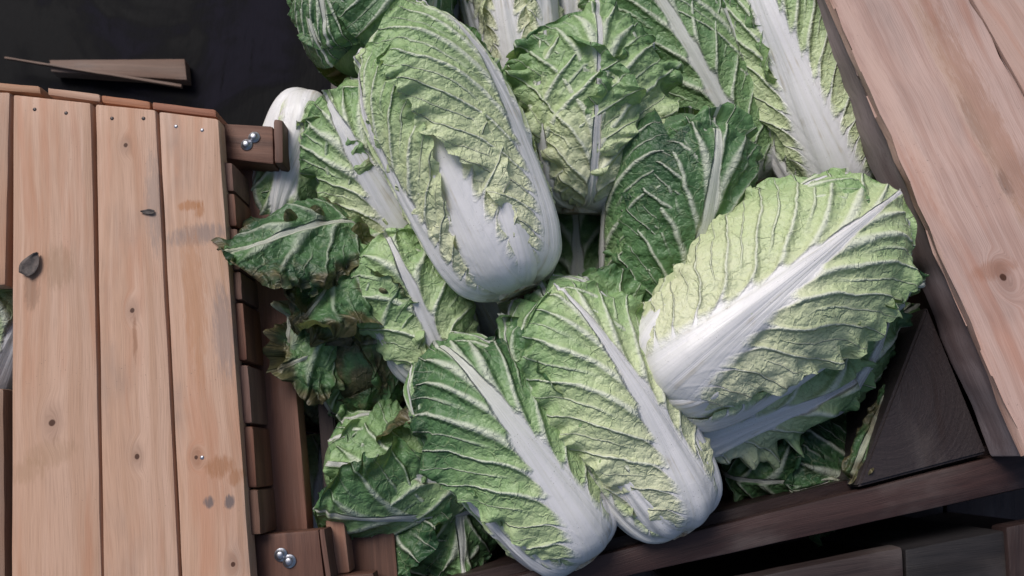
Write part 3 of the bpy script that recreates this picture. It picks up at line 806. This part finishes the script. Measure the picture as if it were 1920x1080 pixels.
cabbage('pale cabbage stalk at the top edge between two frilly heads', (1065, 150, -0.20), (1045, -320, -0.17), 0.066,
        wrapped((0.1, 0.4), 3, 150, 1.1, 1.4) + [dict(az=0, L=1.0, W=1.0, lay=1.2, m0=0.03, mp=1.2, green=(0.1, 0.5))], 15)
# -- wilted ones at the left
cabbage('wilted brown head among dried leaves at left', (805, 655, -0.19), (600, 672, -0.075), 0.080,
        wrapped((0.65, 0.8), 3, 150, 1.12, 1.5, brown=0.66, crinkle=2.4) + [
        dict(az=12, L=1.08, W=1.75, lay=1.2, m0=0.002, mf=0.0004, mp=1.0, green=(0.58, 0.68), brown=0.50, bedge=0.25, crinkle=3.0, wob=2.0, frill=1.5, roll=0.15),
        dict(az=-75, L=1.2, W=1.2, lay=1.6, m0=0.012, mp=1.0, green=(0.7, 0.8), brown=0.30, bedge=0.5, opn=0.35, bend=0.5, crinkle=2.0, frill=2.2, wrap=0.7),
        dict(az=85, L=1.15, W=1.3, lay=1.6, m0=0.012, mp=1.0, green=(0.75, 0.85), brown=0.32, bedge=0.5, opn=0.30, bend=0.4, crinkle=2.0, frill=2.2, wrap=0.7)], 16, core_green=0.8, core_brown=0.75)
cabbage('green head lying sideways at lower left, tip pointing left', (905, 895, -0.16), (592, 858, -0.10), 0.074,
        wrapped((0.55, 0.7), 3, 150, 1.1, 1.5) + [
        dict(az=-45, L=1.1, W=1.3, lay=1.0, m0=0.016, green=(0.5, 0.75), frill=2.0, brown=0.1, bedge=0.3, opn=0.15),
        dict(az=-4, L=1.10, W=1.6, lay=2.5, m0=0.010, mp=1.0, green=(0.52, 0.62), frill=2.2, brown=0.08, bedge=0.2, edge=0.1, roll=-0.2),
        dict(az=55, L=1.04, W=1.2, lay=1.2, m0=0.012, mp=1.2, green=(0.5, 0.65), frill=2.0, brown=0.12, bedge=0.2)], 17, core_green=0.6)
cabbage('dark leafy head hanging over the lower left corner of the crate', (800, 830, -0.19), (835, 1120, -0.16), 0.074,
        wrapped((0.6, 0.8), 3, 180, 1.1, 1.5) + [
        dict(az=-22, L=1.05, W=1.2, lay=1.4, m0=0.016, mp=1.2, green=(0.55, 0.75), frill=1.6, crinkle=1.3),
        dict(az=42, L=1.0, W=1.1, lay=1.8, m0=0.014, mp=1.2, green=(0.7, 0.85), frill=1.6, opn=0.12)], 18)
cabbage('drooping grey green head at the lower left rim of the crate', (640, 870, -0.24), (725, 1130, -0.20), 0.062,
        wrapped((0.5, 0.7), 3, 180, 1.1, 1.5, brown=0.2) + [dict(az=15, L=1.05, W=1.3, lay=1.2, m0=0.016, mp=0.9, green=(0.55, 0.65), brown=0.2)], 19)
# -- lower layer, seen in the gaps
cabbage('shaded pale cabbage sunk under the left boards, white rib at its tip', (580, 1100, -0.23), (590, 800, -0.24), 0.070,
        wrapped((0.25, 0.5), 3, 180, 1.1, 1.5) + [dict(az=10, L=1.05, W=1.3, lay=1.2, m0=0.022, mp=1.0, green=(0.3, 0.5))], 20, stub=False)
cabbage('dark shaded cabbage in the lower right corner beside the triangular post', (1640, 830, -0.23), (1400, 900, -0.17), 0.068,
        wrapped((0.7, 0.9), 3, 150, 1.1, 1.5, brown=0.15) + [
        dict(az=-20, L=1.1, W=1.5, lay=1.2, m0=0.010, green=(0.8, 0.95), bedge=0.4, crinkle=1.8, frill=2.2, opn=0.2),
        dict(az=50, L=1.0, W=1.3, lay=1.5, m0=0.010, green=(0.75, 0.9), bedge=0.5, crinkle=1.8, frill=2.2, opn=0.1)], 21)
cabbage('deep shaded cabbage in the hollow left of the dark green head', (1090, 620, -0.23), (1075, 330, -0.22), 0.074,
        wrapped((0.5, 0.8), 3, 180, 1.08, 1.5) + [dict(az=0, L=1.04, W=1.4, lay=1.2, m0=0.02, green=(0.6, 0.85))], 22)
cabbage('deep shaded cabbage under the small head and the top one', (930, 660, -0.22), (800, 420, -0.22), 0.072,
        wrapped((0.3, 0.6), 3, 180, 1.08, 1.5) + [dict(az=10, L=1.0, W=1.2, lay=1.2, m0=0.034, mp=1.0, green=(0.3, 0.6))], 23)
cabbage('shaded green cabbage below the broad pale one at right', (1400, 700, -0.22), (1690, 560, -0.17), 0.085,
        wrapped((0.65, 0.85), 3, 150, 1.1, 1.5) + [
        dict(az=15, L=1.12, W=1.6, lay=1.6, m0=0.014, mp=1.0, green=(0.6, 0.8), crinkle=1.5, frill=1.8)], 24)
cabbage('cabbage seen through the gap in the planks at the left edge', (-60, 780, -0.10), (25, 500, -0.09), 0.075,
        wrapped((0.05, 0.35), 3, 180, 1.08, 1.5) + [dict(az=20, L=1.0, W=1.2, lay=1.0, m0=0.05, mp=1.2, green=(0.05, 0.4))], 25, group='cabbages in the slatted crate')
# -- loose leaves
loose_leaf('dark green wilted leaf drooping left over the pale planks', (672, 402, -0.03), (394, 494, 0.022), (0.1, 0.35, 1), 0.086, 0.05, 301,
           m0=0.003, mf=0.0002, mp=0.8, wrap=0.25, green=(0.86, 0.92), brown=0.22, bedge=0.55, crinkle=1.9, wob=4.5, frill=2.2, w0=0.5, tm=0.5, bend=0.6, ragged=1.8, roll=0.7, twist=-0.5)
loose_leaf('green leaf with white rib below the drooping dark one', (735, 445, -0.05), (500, 512, -0.005), (0, -0.2, 1), 0.060, 0.05, 302,
           m0=0.014, mp=1.0, wrap=0.3, green=(0.62, 0.78), brown=0.12, bedge=0.6, crinkle=1.8, wob=3.5, frill=2.4, ragged=1.6)
loose_leaf('browned curled leaf edge above the wilted head', (735, 480, -0.04), (500, 545, -0.005), (-0.3, -0.5, 1), 0.060, 0.05, 303,
           m0=0.002, mf=0.0003, mp=1.0, wrap=0.5, green=(0.82, 0.90), brown=0.42, bedge=0.6, crinkle=1.9, wob=4.5, frill=3.0, bend=0.8, ragged=2.0)
loose_leaf('pale folded wilted leaf at the far left of the heap', (620, 790, -0.10), (515, 555, -0.04), (-0.7, 0.1, 0.9), 0.066, 0.04, 304,
           m0=0.002, mf=0.0003, mp=1.0, wrap=1.1, green=(0.60, 0.72), brown=0.26, bedge=0.6, crinkle=2.2, wob=4.0, frill=3.0, ragged=2.0)
loose_leaf('yellowed ragged leaf below the wilted head', (700, 690, -0.14), (515, 745, -0.10), (-0.2, -0.3, 1), 0.080, 0.05, 305,
           m0=0.002, mf=0.0003, mp=1.0, wrap=0.5, green=(0.78, 0.88), brown=0.36, bedge=0.5, crinkle=1.9, wob=4.5, frill=3.2, ragged=2.0)
loose_leaf('ragged green leaf strip under the wilted head', (830, 700, -0.12), (600, 775, -0.10), (0, -0.5, 1), 0.050, 0.05, 306,
           m0=0.002, mf=0.0003, mp=1.0, wrap=0.5, green=(0.78, 0.82), brown=0.16, bedge=0.3, crinkle=2.2, wob=3.0, frill=2.8, ragged=2.0)
loose_leaf('olive crumpled leaf hanging below the drooping dark one', (690, 455, -0.035), (540, 640, -0.01), (-0.5, -0.3, 1), 0.064, 0.05, 315,
           m0=0.002, mf=0.0003, mp=1.0, wrap=0.7, green=(0.72, 0.86), brown=0.34, bedge=0.6, crinkle=1.9, wob=4.5, frill=3.0, bend=0.7, ragged=2.0)
loose_leaf('large dull green leaf sagging left of the small pale head', (760, 480, -0.05), (610, 600, -0.02), (-0.2, -0.3, 1), 0.060, 0.06, 316,
           m0=0.004, mf=0.0006, mp=1.0, wrap=0.5, green=(0.60, 0.72), brown=0.26, bedge=0.6, crinkle=2.2, wob=4.0, frill=2.6, ragged=2.0)
loose_leaf('limp frilled leaf drooping over the crate side below the folded one', (650, 640, -0.08), (500, 700, -0.03), (-0.3, -0.2, 1), 0.060, 0.05, 317,
           m0=0.003, mf=0.0005, mp=1.0, wrap=0.5, green=(0.66, 0.80), brown=0.30, bedge=0.6, crinkle=1.8, wob=4.0, frill=3.0, bend=-0.6, ragged=2.0)
loose_leaf('dark brown shrivelled leaf between the folded leaf and the wilted head', (690, 545, -0.05), (560, 640, -0.03), (-0.5, -0.1, 1), 0.046, 0.04, 311,
           m0=0.002, mf=0.0003, mp=1.0, wrap=1.2, green=(0.9, 0.98), brown=0.55, bedge=0.5, crinkle=2.8, wob=4.0, frill=3.0, bend=0.9, ragged=2.0)
loose_leaf('broken white stalk with torn leaf under the broad pale cabbage', (1275, 862, -0.045), (1650, 690, -0.05), (0.2, -0.45, 0.9), 0.066, 0.05, 307,
           m0=0.032, mp=1.8, wrap=0.6, green=(0.05, 0.55), crinkle=1.6, frill=3.0, w0=0.6, wob=2.0, ragged=2.0)
loose_leaf('dark green leaf folded up beside the triangular post', (1570, 800, -0.09), (1690, 545, -0.015), (0.5, -0.4, 0.8), 0.062, 0.06, 308,
           m0=0.008, mp=0.8, wrap=0.7, green=(0.5, 0.72), crinkle=1.7, wob=2.0, frill=2.2)
loose_leaf('bright green curled leaf at the tip of the yellow green cabbage', (1090, 660, -0.02), (985, 480, 0.01), (-0.3, 0.3, 1), 0.055, 0.07, 309,
           m0=0.010, mp=0.9, wrap=0.9, green=(0.55, 0.68), crinkle=1.5, wob=1.6, frill=2.0, bend=-1.2)
loose_leaf('flat green leaf between the top cabbage and the dark green head', (1210, 650, -0.05), (1060, 490, -0.045), (0.1, 0.2, 1), 0.055, 0.07, 310,
           m0=0.010, mp=0.9, wrap=0.5, green=(0.5, 0.66), crinkle=1.4, wob=1.6, frill=1.6)
loose_leaf('dried brown leaf strip hanging beside the triangular post', (1672, 715, -0.07), (1592, 905, -0.06), (-0.6, -0.3, 0.8), 0.017, 0.02, 312,
           m0=0.002, mf=0.0003, mp=1.0, wrap=0.6, green=(0.95, 0.95), brown=0.60, bedge=0.2, crinkle=2.2, wob=2.0, frill=1.6, ragged=1.2, nt=70, nv=36)
loose_leaf('dark leaf lying against the rim under the broken stalk', (1360, 900, -0.12), (1600, 900, -0.09), (0.0, -0.4, 1), 0.060, 0.05, 313,
           m0=0.003, mf=0.0004, mp=1.0, wrap=0.6, green=(0.85, 0.95), brown=0.15, bedge=0.4, crinkle=2.2, wob=4.0, frill=3.0, ragged=2.0)
# -- dry bits on the planks
def dry_leaf(label, c, ang, L, W, curl, seed):
    bm = bmesh.new(); n, k = 12, 7
    P = at(*c, 0.0)
    V = []
    for i in range(n):
        t = i / (n - 1)
        w = W * math.sin(math.pi * min(1, t * 0.9 + 0.1)) ** 0.7 * (1 - t * 0.35) + 0.0002
        row = []
        for j in range(k):
            v = j / (k - 1) * 2 - 1
            row.append(bm.verts.new(((t - .5) * L, v * w, 0.0012 + curl * (v * v * 0.5 + (t - .5) ** 2) + 0.0004 * math.sin(9 * t + 4 * v + seed))))
        V.append(row)
    for i in range(n - 1):
        for j in range(k - 1): bm.faces.new((V[i][j], V[i + 1][j], V[i + 1][j + 1], V[i][j + 1]))
    r = bmesh.ops.extrude_face_region(bm, geom=list(bm.faces))
    for e in r['geom']:
        if isinstance(e, bmesh.types.BMVert): e.co.z += 0.0004
    bmesh.ops.recalc_face_normals(bm, faces=bm.faces)
    me = bpy.data.meshes.new('dry_leaf'); bm.to_mesh(me); bm.free()
    for f in me.polygons: f.use_smooth = True
    o = link('dry_leaf', me, DRYLEAF); o.location = P; o.rotation_euler = (0, 0, ang)
    tag(o, label, 'dry leaf')
dry_leaf('small dark heart shaped dry leaf on the leftmost broad plank', (62, 496), R_(65), 0.030, 0.0125, 0.006, 1)
dry_leaf('tiny grey dry leaf on the middle pale plank', (278, 398), R_(178), 0.017, 0.0036, 0.002, 2)
